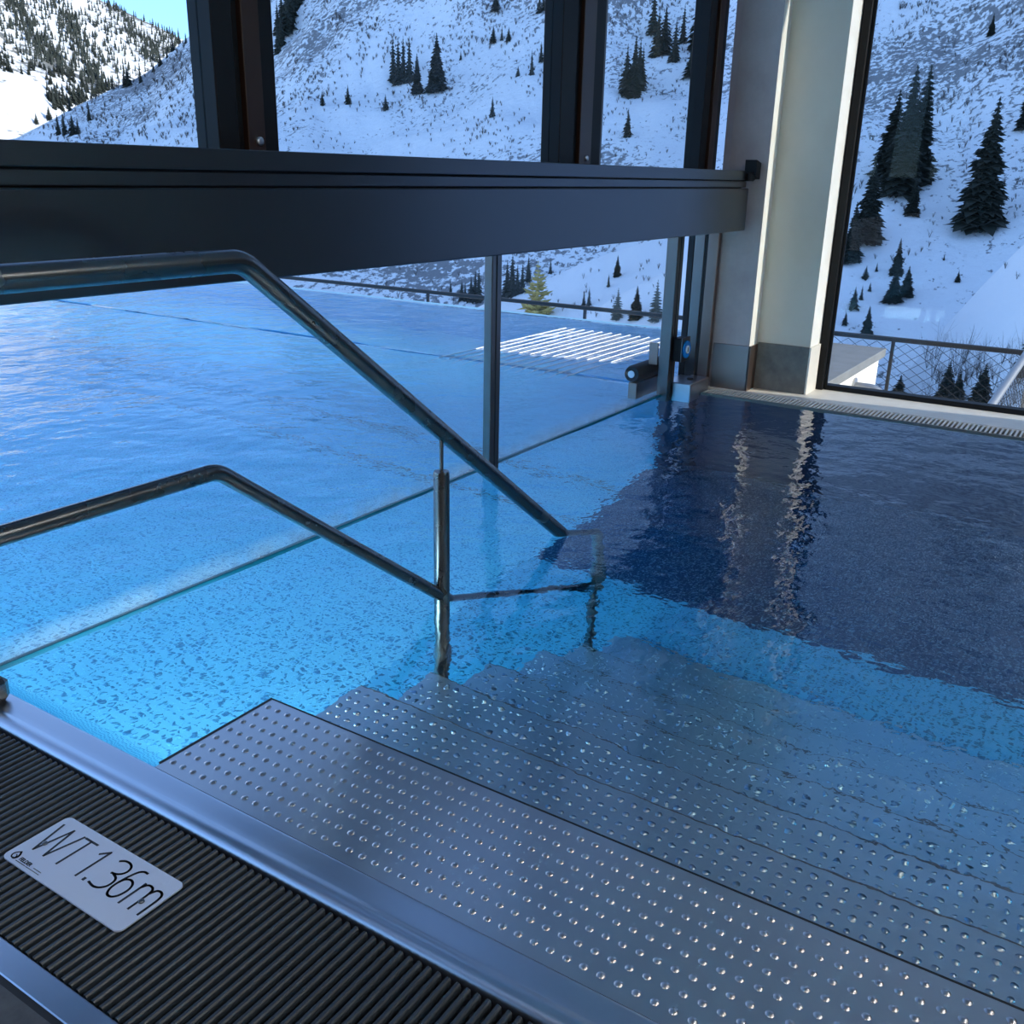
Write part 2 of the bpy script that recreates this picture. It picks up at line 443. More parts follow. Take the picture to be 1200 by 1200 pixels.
# ------------------------------------------------------------------ steps
NT, TR, RI = 7, .285, .2
E0, YS, YE = 1.275, 1.416, -1.6
st = empty('pool_steps', (E0, YS, -1.36), 'studded stainless steel steps leading down into the water', 'steps')
def domes(mb, x0, x1, y0, y1, z, px=.033, py=.0285, r=.0072, h=.0030):
    nx = int((x1-x0)/px); ny = int((y1-y0)/py)
    for i in range(nx):
        for j in range(ny):
            cx = x0+(i+.5)*(x1-x0)/nx; cy = y1-.016-j*py; K = 8
            vs = [(cx+r*math.cos(a*2*math.pi/K), cy+r*math.sin(a*2*math.pi/K), z) for a in range(K)]
            vs += [(cx+.72*r*math.cos(a*2*math.pi/K), cy+.72*r*math.sin(a*2*math.pi/K), z+h*.72) for a in range(K)]
            vs.append((cx, cy, z+h))
            mb.add(vs, [(a, (a+1) % K, K+(a+1) % K, K+a) for a in range(K)] + [(K+a, K+(a+1) % K, 2*K) for a in range(K)], True)
for i in range(NT):
    z = .004 if i == 0 else -RI*i
    x1 = E0+TR*i; x0 = .966 if i == 0 else x1-TR-.0
    mb = MB().box(x0, x1, YE, YS, z-.006, z)
    domes(mb, x0+(.012 if i == 0 else .004), x1-.012, YE+.02, YS, z)
    tr = mb.build('tread', M['tread'], st)
    zl = -RI*(i+1) if i < NT-1 else -1.36
    MB().box(x1-.005, x1, YE, YS, zl, z-.006).build('riser', M['tread'], st)
    MB().box(x1-.0035, x1+.001, YE, YS, z-.005, z+.0004).build('nosing', M['rubber' if i == 0 else 'brown'], st)
sd = MB()
for i in range(NT):
    z = .004 if i == 0 else -RI*i
    x1 = E0+TR*i; x0 = .966 if i == 0 else x1-TR
    sd.box(x0, x1, YS-.012, YS-.002, -1.36, z-.008)
sd.build('side_plate', M['steel'], st)
MB().box(.98, E0, YS, YS+.006, -.03, .005).build('edge_strip', M['rubber'], st)

# ------------------------------------------------------------------ near overflow gutter
gt = empty('overflow_gutter', (.7, 0, -.12), 'stainless steel overflow gutter with raised rolled rim along the near pool edge', 'gutter')
prof = [(.880,-.10),(.880,-.018),(.8808,-.009),(.8835,-.001),(.888,.0055),(.894,.0090),(.900,.0098),(.906,.0090),(.911,.0072),(.9145,.0062),(.917,.0058),(.930,.0055),(.945,.0053),(.960,.0051),(.964,.0048),(.967,.002),(.967,-.05),(.960,-.10)]
MB().extrude_y(prof, -3, 2.0, True).build('rim', M['rim'], gt)
MB().box(.515, .556, -3, 2.0, -.1, .005, .002).build('edge_strip', M['rim'], gt)
MB().box(.556, .880, -3, 2.0, -.14, -.12).build('channel', M['channel'], gt)
gr = empty('gutter_grate', (.72, 0, -.04), 'grate of slim black parallel bars lying in the near overflow gutter', 'grate')
mb = MB()
y = 2.0; PITCH = .0176
sec = [(-.0040,-.026),(-.0048,-.008),(-.0042,-.0042),(-.0022,-.002),(.0022,-.002),(.0042,-.0042),(.0048,-.008),(.0040,-.026)]
while y > -1.2:
    vs = [(.562, y+a, b) for a, b in sec] + [(.874, y+a, b) for a, b in sec]; k = len(sec)
    mb.add(vs, [(i, (i+1) % k, k+(i+1) % k, k+i) for i in range(k-1)], False)
    mb.add(vs, [tuple(range(k))[::-1], tuple(range(k, 2*k))]); y -= PITCH
fixn(mb.build('bars', M['bars'], gr))
for x in (.60, .665, .735, .80, .85):
    MB().box(x-.005, x+.005, -1.2, 2.0, -.034, -.016).build('cross_rod', M['bars'], gr)
MB().box(.505, .515, -3, 2.0, -.1, .0035).build('joint', M['rubber'], gt)

# depth sign on the grate
sg = empty('depth_sign', (.725, 1.26, .0), 'white depth sign reading WT 1.36m fixed on the black gutter grate', 'sign')
X0, X1, Y0, Y1 = .6595, .786, 1.1085, 1.4195
rp = []
for cx, cy, a0 in ((X1-.012, Y1-.012, 0), (X0+.012, Y1-.012, 90), (X0+.012, Y0+.012, 180), (X1-.012, Y0+.012, 270)):
    for k in range(7): a = R(a0+15*k); rp.append((cx+.012*math.cos(a), cy+.012*math.sin(a)))
ZS = .0012
MB().prism(rp, -.0018, ZS).build('plate', M['sign'], sg)
def stroke(mb, pts, wd=.0042, z=ZS+.0001, t=.0004):
    P = [Vector((a, b)) for a, b in pts]
    for a, b in zip(P, P[1:]):
        d = (b-a).normalized()*wd/2; n_ = Vector((-d.y, d.x)); a2, b2 = a-d*.55, b+d*.55
        q = [a2+n_, a2-n_, b2-n_, b2+n_]
        mb.add([(p.x, p.y, z) for p in q]+[(p.x, p.y, z+t) for p in q], [(4,5,6,7),(0,1,5,4),(1,2,6,5),(2,3,7,6),(3,0,4,7)])
def smooth(pts, n=5):
    P = [Vector(p) for p in pts]; out = []
    for i in range(len(P)-1):
        p0, p1, p2, p3 = P[max(i-1,0)], P[i], P[i+1], P[min(i+2,len(P)-1)]
        for k in range(n):
            t = k/n; out.append(.5*((2*p1)+(p2-p0)*t+(2*p0-5*p1+4*p2-p3)*t*t+(3*p1-p0-3*p2+p3)*t**3))
    return out+[P[-1]]
lt = MB()
stroke(lt, [(.766,1.405),(.6985,1.3898),(.766,1.3754),(.6985,1.3605),(.766,1.3453)])
stroke(lt, [(.7655,1.341),(.7655,1.3088)]); stroke(lt, [(.7655,1.3249),(.6989,1.3249)])
stroke(lt, [(.7535,1.2868),(.7665,1.2735),(.6995,1.2735)])
stroke(lt, [(.7047,1.2552),(.7005,1.2552)], .0055)
stroke(lt, smooth([(.7615,1.2435),(.7668,1.2355),(.7672,1.224),(.762,1.2145),(.7525,1.2112),(.744,1.2145),(.7385,1.222),(.7365,1.231)]))
stroke(lt, smooth([(.7365,1.226),(.732,1.214),(.7235,1.2095),(.712,1.2105),(.7035,1.218),(.7003,1.229),(.703,1.2435)]))
stroke(lt, smooth([(.7678,1.1797),(.7672,1.1884),(.760,1.1955),(.7421,1.2005),(.722,1.2025),(.7095,1.2),(.7015,1.1935),(.7015,1.1840),(.710,1.1765),(.7260,1.1742),(.7380,1.1790),(.7430,1.1890),(.7385,1.1985),(.7280,1.2020)]))
stroke(lt, [(.751,1.1625),(.700,1.1625)])
stroke(lt, smooth([(.741,1.1622),(.750,1.1575),(.7520,1.1500),(.7480,1.1422),(.738,1.1395),(.720,1.1390),(.700,1.1390)]))
stroke(lt, smooth([(.740,1.1388),(.750,1.1345),(.7522,1.1270),(.7480,1.1195),(.738,1.1165),(.720,1.1160),(.700,1.1160)]))
fixn(lt.build('lettering', M['ink'], sg))
# maker's mark: drop emblem, word, two fine lines
dr = MB()
stroke(dr, smooth([(.6838,1.3995),(.6800,1.4040),(.6740,1.4070),(.6685,1.4040),(.6672,1.3990)]), .0022)
stroke(dr, smooth([(.6838,1.3995),(.6780,1.3945),(.6720,1.3930),(.6680,1.3955),(.6675,1.3985)]), .0034)
stroke(dr, smooth([(.6690,1.3955),(.6735,1.3965),(.6755,1.3998)]), .0018)
fixn(dr.build('emblem', M['ink'], sg))
tc = bpy.data.curves.new('word', 'FONT'); tc.body = 'FELDER'; tc.size = .0098; tc.offset = .00035; tc.extrude = .0002; tc.space_character = .95
to = bpy.data.objects.new('word_source', tc); col.objects.link(to)
dg = bpy.context.evaluated_depsgraph_get(); me = bpy.data.meshes.new_from_object(to.evaluated_get(dg))
bpy.data.objects.remove(to)
wm = MB()
wm.add([(.6700+v.co.y, 1.3860-v.co.x, ZS+.0003+v.co.z) for v in me.vertices], [tuple(p.vertices) for p in me.polygons])
fixn(wm.build('wordmark', M['ink'], sg))
fx = MB(); stroke(fx, [(.6665,1.3880),(.6665,1.3630)], .0012); stroke(fx, [(.6665,1.3605),(.6665,1.3240)], .0010); stroke(fx, [(.6715,1.3455),(.6715,1.3250)], .0010)
fixn(fx.build('fine_print', M['ink'], sg))
for x, y in ((.718, 1.3868), (.7215, 1.1350)):
    MB().tube([(x, y, ZS), (x, y, ZS+.0022), (x, y, ZS+.0032)], [.0052, .0046, .0022], 14).build('rivet', M['rail'], sg)

# small stub at the left end of the rim
sb = empty('glass_clamp', (.93, 1.92, .005), 'small dark clamp stub standing on the steel rim at the left edge', 'clamp')
MB().box(.90, .955, 1.87, 1.93, .005, .062, .012).build('body', M['rail'], sb)

# ------------------------------------------------------------------ handrail
YR = 1.42
SL = -.737
hr = empty('handrail', (1.9, YR, -.6), 'dark steel double handrail descending beside the steps into the water', 'handrail')
c1 = Vector((1.275, YR, .937)); c2 = Vector((2.80, YR, .937+SL*(2.80-1.275)))
P = [(.1, YR, -.0)] 
pts = [Vector((.12, YR, .004))] + arc((.12, YR, 0), (.12, YR, .937), c1, .1) + arc((.12, YR, .937), c1, c2, .09, 10) + arc(c1, c2, c2+Vector((0, 0, -.9)), .06) + [Vector((2.80, YR, -1.22))]
MB().tube(pts, .0222, 24).build('upper_rail', M['rail'], hr)
d1 = Vector((1.178, YR, .549)); d2 = Vector((2.80, YR, .549+SL*(2.80-1.178)))
pts = [Vector((.12, YR, .549))] + arc((.12, YR, .549), d1, d2, .07, 10) + [d2]
MB().tube(pts, .0165, 20).build('lower_rail', M['rail'], hr)
MB().tube([(1.897, YR, -.605), (1.897, YR, .366), (1.897, YR, .372)], [.0212, .0212, .0195], 24).build('post', M['rail'], hr)
MB().tube([(1.897, YR, .37), (1.897, YR, .474)], .0055, 12).build('pin', M['rail'], hr)

# ------------------------------------------------------------------ lifting window: beam, mullions, panes
BY = 1.76
lw = empty('lifting_window', (3, 1.9, .85), 'black framed window wall with a deep dark crossbeam hanging above the pool', 'window')
XL, XR = -2.4, 4.955
MB().box(XL, XR, BY, 2.06, .850, 1.056, .003).build('crossbeam', M['beam'], lw)
MB().box(XL, 4.93, BY+.006, 2.06, 1.060, 1.090, .002).build('cover_strip', M['beam'], lw)
MB().box(XL, 4.90, BY+.002, 2.06, 1.094, 1.139, .002).build('sill_profile', M['beam'], lw)
MB().box(XL, 4.90, BY+.02, 2.05, 1.05, 1.10).build('core', M['rubber'], lw)
hk = MB().box(4.90, 4.985, BY-.02, BY+.06, 1.090, 1.134, .008)
hk.add([(4.955,BY-.03,1.12),(5.018,BY-.03,1.10),(5.022,BY-.03,1.178),(4.952,BY-.03,1.192),(4.955,BY+.03,1.12),(5.018,BY+.03,1.10),(5.022,BY+.03,1.178),(4.952,BY+.03,1.192)],
       [(0,1,2,3),(7,6,5,4),(0,4,5,1),(1,5,6,2),(2,6,7,3),(3,7,4,0)])
fixn(hk.build('guide_hook', M['frame'], lw))
MU = [(.02, .24), (1.735, 1.935), (3.40, 3.735), (4.80, 5.03)]
UY = 1.97
for i, (a, b) in enumerate(MU):
    cw = (b-a)
    mm = MB().box(a, a+cw*.33, UY+.006, 2.06, 1.139, PZ, .003).box(a+cw*.36, a+cw*.45, UY+.016, 2.06, 1.139, PZ, .002)
    mu = mm.box(b-cw*.26, b, UY+.006, 2.06, 1.139, PZ, .003).build('mullion', M['frame'], lw)
    MB().box(a+cw*.45, b-cw*.26, UY, 2.058, 1.139, PZ, .002).build('center_strip', M['bronze_frame'], mu)
    cx = a+cw*.62
    if i in (1, 2): MB().tube([(cx, UY, 1.165), (cx, UY-.006, 1.165), (cx, UY-.007, 1.165)], [.011, .011, .006], 14).build('screw', M['steel'], mu)
for a, b in ((XL, .02), (.24, 1.735), (1.935, 3.40), (3.735, 4.80)):
    MB().box(a, b, 2.02, 2.026, 1.139, PZ).build('pane', M['glass'], lw)
MB().box(3.735, 3.755, UY+.01, 2.06, 1.139, PZ, .002).build('pane_edge', M['post'], lw)

# ------------------------------------------------------------------ lower glass partition
gp = empty('glass_partition', (3, 2.045, 0), 'clear glass partition with slim steel posts rising from the water under the beam', 'partition')
for a, b in ((-2.4, -.4), (-.4, 3.035), (3.085, 4.69)):
    MB().box(a, b, 2.040, 2.048, -.012, .86).build('pane', M['glass_low'], gp)
    MB().box(a, b, 2.034, 2.050, -.02, .0045, .001).build('bottom_seal', M['seal'], gp)
for a, b in ((3.025, 3.09), (4.675, 4.755)):
    p = MB().box(a, b, 2.0 if a > 4 else 2.025, 2.062, -.12, .86, .003).build('post', M['post'], gp)
    MB().box(a+(b-a)*.42, a+(b-a)*.5, (1.998 if a > 4 else 2.023), 2.03, -.1, .86).build('groove', M['rubber'], p)
MB().box(4.665, 4.675, 2.066, 2.115, .16, .275, .001).build('clip', M['brown'], gp)

# side jamb of the opening, next to the pillar
MB_ = MB
jb = empty('door_jamb', (5.0, 2.0, .0), 'steel jamb with black seals between the glass partition and the concrete pillar', 'jamb')
MB().box(5.0, 5.06, 1.987, 2.047, .03, .95, .003).build('steel_profile', M['post'], jb)
MB().box(5.004, 5.06, 2.049, 2.084, .03, .95, .002).build('seal', M['rubber'], jb)
MB().box(5.004, 5.06, 1.972, 1.986, .03, .95).build('seal', M['rubber'], jb)
MB().box(5.0, 5.038, 1.912, 1.970, .02, .95, .002).build('cover_plate', M['brown'], jb)

pd = empty('pedestal', (4.85, 1.98, -.1), 'low stainless steel box pedestal at the pool corner beside the partition post', 'pedestal')
MB().box(4.725, 4.985, 1.89, 1.995, -.12, .068, .004).box(4.76, 4.985, 1.995, 2.06, -.12, .062, .003).build('housing', M['steel'], pd)
MB().tube([(4.86, 1.95, .068), (4.86, 1.95, .073)], .018, 16).build('cap', M['rubber'], pd)
eb = empty('emergency_button', (4.755, 1.98, .18), 'square steel button box with a bright blue ring mounted beside the partition post', 'button')
MB().box(4.704, 4.81, 1.954, 1.998, .183, .306, .003).build('housing', M['frame'], eb)
MB().box(4.706, 4.812, 1.948, 1.954, .181, .308, .001).build('face_plate', M['post'], eb)
def disc(y0, y1, r0, cx=4.761, cz=.244): return MB().tube([(cx, y0, cz), (cx, y1, cz)], r0, 28)
disc(1.948, 1.940, .046).build('blue_ring', M['blue'], eb)
disc(1.940, 1.936, .022).build('push_button', M['white_gloss'], eb)
MB().box(4.757, 4.765, 1.9345, 1.936, .232, .256).build('slot', M['ink'], eb)

rl = empty('buffer_roller', (4.7, 2.15, .07), 'dark rubber buffer roller on a bracket just outside the glass partition', 'roller')
MB().tube([(4.54, 2.15, .12), (4.56, 2.15, .12), (4.95, 2.15, .12)], [.040, .045, .045], 24).build('rubber_sleeve', M['rubber'], rl)
MB().tube([(4.534, 2.15, .12), (4.56, 2.15, .12)], .019, 20).build('hub', M['steel'], rl)
MB().box(4.56, 4.95, 2.125, 2.175, -.05, .072, .003).build('bracket', M['brown'], rl)

# far gutter grate along the right hand ledge
fg = empty('channel_grate', (4.95, 0, 0), 'pale slotted overflow grate along the far edge under the right window', 'grate')
mb = MB(); y = 1.875
while y > -1.5:
    mb.box(4.875, 5.012, y-.0095, y, .0, .006, .001); y -= .0212
mb.build('slats', M['ledge'], fg)
MB().box(4.862, 4.875, -3, 1.885, -.05, .004, .001).build('edge_rail', M['tile'], fg)
MB().box(4.875, 5.012, -3, 1.885, -.045, -.035).build('channel', M['channel'], fg)

# tube lounger outside, bars just breaking the surface
lb = empty('tube_array', (5.5, 3.1, 0), 'row of pale steel lounger tubes breaking the surface of the outdoor pool', 'array')
for i in range(13):
    yy = 2.68+.077*i
    MB().tube([(4.72+.0*i, yy, -.03), (4.80, yy, .0035), (6.4, yy, .0035), (6.46, yy, -.03)], .0040, 8).build('tube', M['white_gloss'], lb)
for x in (4.9, 6.3): MB().tube([(x, 2.62, -.03), (x, 3.66, -.03)], .014, 8).build('cross_tube', M['steel'], lb)

# ------------------------------------------------------------------ terrace outside the right window
RX = 7.8
tb = empty('terrace_block', (6.6, 1.75, -1), 'white rendered terrace block with grey slab top outside the right window', 'wall block')
MB().box(5.5, 7.73, 1.53, 1.985, -.165, -.10, .004).build('top_slab', M['grey_slab'], tb)
MB().box(5.5, 7.66, 1.56, 1.98, -1.2, -.165).build('wall', M['white'], tb)
pp = empty('spout_pipe', (7.0, 1.5, -.3), 'bent grey pipe spout on the white terrace block', 'pipe')
MB().tube([Vector((6.95, 1.56, -.27))] + arc((6.95, 1.56, -.27), (6.95, 1.36, -.27), (6.95, 1.36, -.6), .09) + [Vector((6.95, 1.36, -.62))], .035, 18).build('bend', M['pipe'], pp)
MB().tube([(6.95, 1.56, -.27), (6.95, 1.548, -.27)], .065, 20).build('flange', M['pipe'], pp)
struct('terrace_floor', MB().box(5.46, RX+.3, -7, 1.53, -1.3, -1.2), M['grey_slab'])
struct('building_base', MB().box(-4, 5.44, -6, 1.9, -3, -1.47).box(-6, WX+.1, 1.9, 16, -3, -1.47), M['grey_slab'])

def net(mb, P0, ux, L, z1f, z0, cell=.075, r=.0022):
    """diamond wire net in the vertical plane through P0 along ux"""
    H = cell*1.0
    def zt(t): return z1f(t)
    for sgn in (1, -1):
        k = -int(3/cell)
        t0 = -2.0
        while t0 < L+2.0:
            a = None; seg = []
            for j in range(41):
                z = z0+(0.9)*j/40; t = t0+sgn*(z-z0)*1.45
                if 0 <= t <= L and z <= zt(t): seg.append((P0[0]+ux[0]*t, P0[1]+ux[1]*t, z))
            if len(seg) > 1: mb.tube([seg[0], seg[-1]], r, 4, False)
            t0 += cell*1.45
rg = empty('terrace_railing', (RX, 1, -.9), 'dark handrail with diamond wire mesh on posts beyond the pool edge', 'railing')
MB().box(RX-.02, RX+.02, -6, 16, -.055, -.02, .006).build('rail', M['dark_rail'], rg)
for y in (15, 12, 9, 6.0, 4.2, 1.5, -.3, -2): MB().box(RX-.012, RX+.012, y-.012, y+.012, -.9, -.05).build('post', M['dark_rail'], rg)
mb = MB(); net(mb, (RX, -1.0), (0, 1), 3.0, lambda t: -.05, -.85); mb.build('wire_mesh', M['dark_rail'], rg)

# inclined railing at the right edge
rx = empty('stair_railing', (7, .4, -1), 'thick pale sloping tube railing with mesh at the lower right outside the window', 'railing')
def px(x, y): return (RT*(x-600) - UP*(y-600) + fw*F)
def onx(x, y, X): d = px(x, y); return CAM + d*(X/d.x)
A, B = onx(1150, 492, 6.3), onx(1216, 396, 7.6)
MB().tube([A, B], .026, 14).build('tube', M['pipe'], rx)
d = (B-A); L = math.hypot(d.x, d.y); ux = (d.x/L, d.y/L)
mb = MB(); net(mb, (A.x, A.y), ux, L, lambda t: A.z+d.z*t/L-.03, A.z-.5, .05, .002); mb.build('wire_mesh', M['dark_rail'], rx)
MB().box(B.x-.02, B.x+.02, B.y-.02, B.y+.02, -1.2, B.z).build('post', M['pipe'], rx)

# ------------------------------------------------------------------ mountains
from mathutils import noise as mn
def azel(x, y):
    d = px(x, y); return math.degrees(math.atan2(d.y, d.x)), math.degrees(math.atan2(d.z, math.hypot(d.x, d.y)))
def interp(t, tab):
    if t <= tab[0][0]: return tab[0][1]
    for (a, va), (b, vb) in zip(tab, tab[1:]):
        if t <= b: return va+(vb-va)*(t-a)/(b-a)
    return tab[-1][1]
bvhs = []
def slope(name, crest, rc, rb, zb, expo, mat, amp, step, back=.25, nt_=70, rough=.02):
    """hill whose skyline, seen from the terrace, follows the crest table (bearing, elevation)"""
    crest = sorted(crest); a0, a1 = crest[0][0], crest[-1][0]
    na = int((a1-a0)/step)+1; vs, fs = [], []
    nb = int(nt_*.3)
    for i in range(na+1):
        az = a0+(a1-a0)*i/na; el = interp(az, crest); r1 = interp(az, rc) if isinstance(rc, list) else rc
        zc = CAM.z+r1*math.tan(R(el)); ca, sa = math.cos(R(az)), math.sin(R(az))
        for j in range(nt_+nb+1):
            if j <= nt_:
                t = j/nt_; r = rb+(r1-rb)*t; z = zb+(zc-zb)*t**expo
            else:
                t = (j-nt_)/nb; r = r1*(1+back*t); z = zc-(zc-zb)*.8*t**1.5
            x, y = r*ca, r*sa
            tt = min(1, j/nt_); wgt = math.sin(math.pi*min(tt, 1)) if j <= nt_ else 0
            z += amp*(.15+wgt)*(mn.fractal(Vector((x*rough, y*rough, .3)), 1.0, 2.0, 6)) if tt > .02 else 0
            vs.append((x, y, z))
    k = nt_+nb+1
    for i in range(na):
        for j in range(k-1): fs.append((i*k+j, i*k+j+1, (i+1)*k+j+1, (i+1)*k+j))
    mb = MB(); mb.add(vs, fs, True); o = mb.build(name, mat); fixn(o)
    if sum(p.normal.z for p in o.data.polygons) < 0: o.data.flip_normals()
    tag(o, kind='structure')
    b = BVHTree.FromPolygons([Vector(v) for v in vs], fs); bvhs.append((name, b)); return o
def cr_px(*ps): return [azel(*p) for p in ps]
far = cr_px((-100,-150),(0,-75),(60,-38),(120,0),(150,14),(185,32),(215,48),(260,75),(330,110),(420,150)) + [(75, 20), (88, 18), (100, 14)]
slope('mountain_far', far, 1500, 620, -70, 1.15, M['snow_far'], 22, .12, .3, 90, .006)
main = cr_px((-100,180),(-40,173),(20,163),(60,140),(100,119),(140,100),(170,88),(200,64),(225,44),(250,30)) + [(46.3, 9.5), (44, 12.5), (40, 16), (33, 21), (21, 24), (10, 27), (0, 33), (-10, 38), (-30, 40), (-45, 36), (-52, 33), (-58, 28), (-65, 19), (-73, 8), (-80, 3), (-95, 3)]  # crest right of view is an unseen spur raised to shade the hillside
mrc = [(-95, 90), (-73, 105), (-60, 125), (-40, 230), (-20, 380), (0, 420), (30, 400), (48, 330), (62, 300)]
slope('hillside', main, mrc, 82, -15, 1.25, M['snow'], 9, .25, .3, 110, .02)
slope('snow_bank_left', cr_px((540,372),(575,352),(620,337),(680,309),(730,291),(780,275),(840,262),(900,285),(970,350)), 74, 26, -15, 1.0, M['snow_smooth'], 1.2, .3, .25, 40, .05)
slope('snow_bank_middle', cr_px((660,392),(690,366),(720,348),(780,317),(830,292),(880,310),(940,350),(990,400)), 56, 24, -15, 1.0, M['snow_smooth'], .8, .3, .25, 40, .06)
slope('snow_bank_right', cr_px((1030,480),(1065,435),(1100,390),(1150,335),(1200,285),(1260,225),(1400,120),(1600,60),(1800,200)), 62, 22, -15, 1.0, M['snow_smooth'], .7, .3, .25, 50, .06)
vf = MB(); K = 64
vf.add([(0, 0, -15.5)]+[(2600*math.cos(2*math.pi*i/K), 2600*math.sin(2*math.pi*i/K), -60) for i in range(K)]+[(300*math.cos(2*math.pi*i/K), 300*math.sin(2*math.pi*i/K), -15.5) for i in range(K)],
       [(0, 1+K+i, 1+K+(i+1) % K) for i in range(K)]+[(1+K+i, 1+i, 1+(i+1) % K, 1+K+(i+1) % K) for i in range(K)])
struct('valley_floor', vf, M['snow_smooth'])

def hit(x, y, only=None):
    d = px(x, y).normalized(); best = None
    for n_, b in bvhs:
        if only and n_ not in only: continue
        h_ = b.ray_cast(CAM, d)
        if h_[0] is not None and (best is None or h_[3] < best[1]): best = (h_[0], h_[3], n_)
    return best

# ------------------------------------------------------------------ trees
def conifer_mesh(name, tiers, br, rad, seed, droop=.35, needles=True, core=.42):
    """unit-height conifer: jagged drooping boughs in tiers, returns foliage mesh builder"""
    rnd = random.Random(seed); mb = MB()
    for t in range(tiers):
        f = t/(tiers-1); z = .06+.92*f; rr = rad*(1-f)**.85*(.8+.4*rnd.random())+.008
        n_ = max(4, int(br*(1-.55*f)))
        for k in range(n_):
            a = 2*math.pi*(k+rnd.random()*.8)/n_+t*1.3; r = rr*(.65+.5*rnd.random()); wd = r*.30+.006
            ca, sa = math.cos(a), math.sin(a); dz = -droop*r*(.7+.6*rnd.random())
            th = .020*(1-f)+.008
            z0 = z+rnd.uniform(-.012, .012)
            root = Vector((0, 0, z0+th)); rootb = Vector((0, 0, z0-th*.6))
            mid = Vector((ca*r*.55, sa*r*.55, z0+dz*.35)); tip = Vector((ca*r, sa*r, z0+dz))
            side = Vector((-sa, ca, 0))*wd
            lo = mid+Vector((0, 0, -th*2.0))
            mb.add([root, mid+side, tip, mid-side, lo, rootb], [(0,1,2),(0,2,3),(0,3,5),(0,5,1),(1,4,2),(3,2,4),(5,4,1),(5,3,4)])
            if needles:
                for s_ in (-1, 1):
                    q0 = mid*.9+root*.1; tp = mid+side*s_*1.9+Vector((ca, sa, 0))*r*.18+Vector((0, 0, -th*1.2))
                    mb.add([q0, q0+Vector((ca, sa, 0))*r*.22, tp, q0+Vector((0, 0, -th))], [(0,1,2),(0,2,3),(1,3,2)])
    k = 9; cone = [(core*rad*math.cos(2*math.pi*i/k), core*rad*math.sin(2*math.pi*i/k), .05) for i in range(k)]
    mb.add(cone+[(0, 0, .97)], [(i, (i+1) % k, k) for i in range(k)]+[tuple(range(k))[::-1]])
    mb.add([(0,0,1.0),(.008,0,.93),(-.004,.007,.93),(-.004,-.007,.93)], [(0,1,2),(0,2,3),(0,3,1)])
    return mb
def to_mesh(mb, name, mats):
    me = bpy.data.meshes.new(name); me.from_pydata(mb.v, [], mb.f)
    for m_ in mats: me.materials.append(m_)
    me.update(); return me
big = [to_mesh(conifer_mesh('f', 24, 15, r_, 11+i), 'foliage', [M['fir']]) for i, r_ in enumerate((.22, .27, .19))]
gold = to_mesh(conifer_mesh('g', 13, 9, .36, 31, -.30, True, .12), 'foliage', [M['fir_sunlit']])
grey = to_mesh(conifer_mesh('h', 15, 10, .24, 41, .2), 'foliage', [M['fir_grey']])
trk = to_mesh(MB().tube([(0,0,-.05),(0,0,.5),(0,0,.97)], [.018,.011,.002], 8), 'trunk', [M['bark']])
small = [to_mesh(conifer_mesh('s', 15, 8, r_, 51+i, .5, False), 'small_conifer', [M['fir']]) for i, r_ in enumerate((.20, .26, .17))]

def big_tree(x, yb, yt, label, kind=0, wide=1.0, only=None, name='fir_tree', group=None):
    h_ = hit(x, yb, only)
    if not h_: return
    P_, dist, _ = h_; H = dist*(yb-yt)/F*1.0
    e = empty(name, P_-Vector((0,0,.02*H)), label, 'tree', group); e.rotation_euler.z = random.uniform(0, 6)
    me = big[kind] if isinstance(kind, int) else {'gold': gold, 'grey': grey}[kind]
    for nm, mm in (('foliage', me), ('trunk', trk)):
        o = bpy.data.objects.new(nm, mm); col.objects.link(o); o.parent = e
        o.scale = (H*wide, H*wide, H)
def small_tree(P_, H, label, group, wide=1.0):
    o = bpy.data.objects.new('fir_tree', random.choice(small)); col.objects.link(o)
    o.location = P_-Vector((0,0,.03*H)); o.scale = (H*wide, H*wide, H); o.rotation_euler.z = random.uniform(0, 6)
    tag(o, label, 'tree', group)

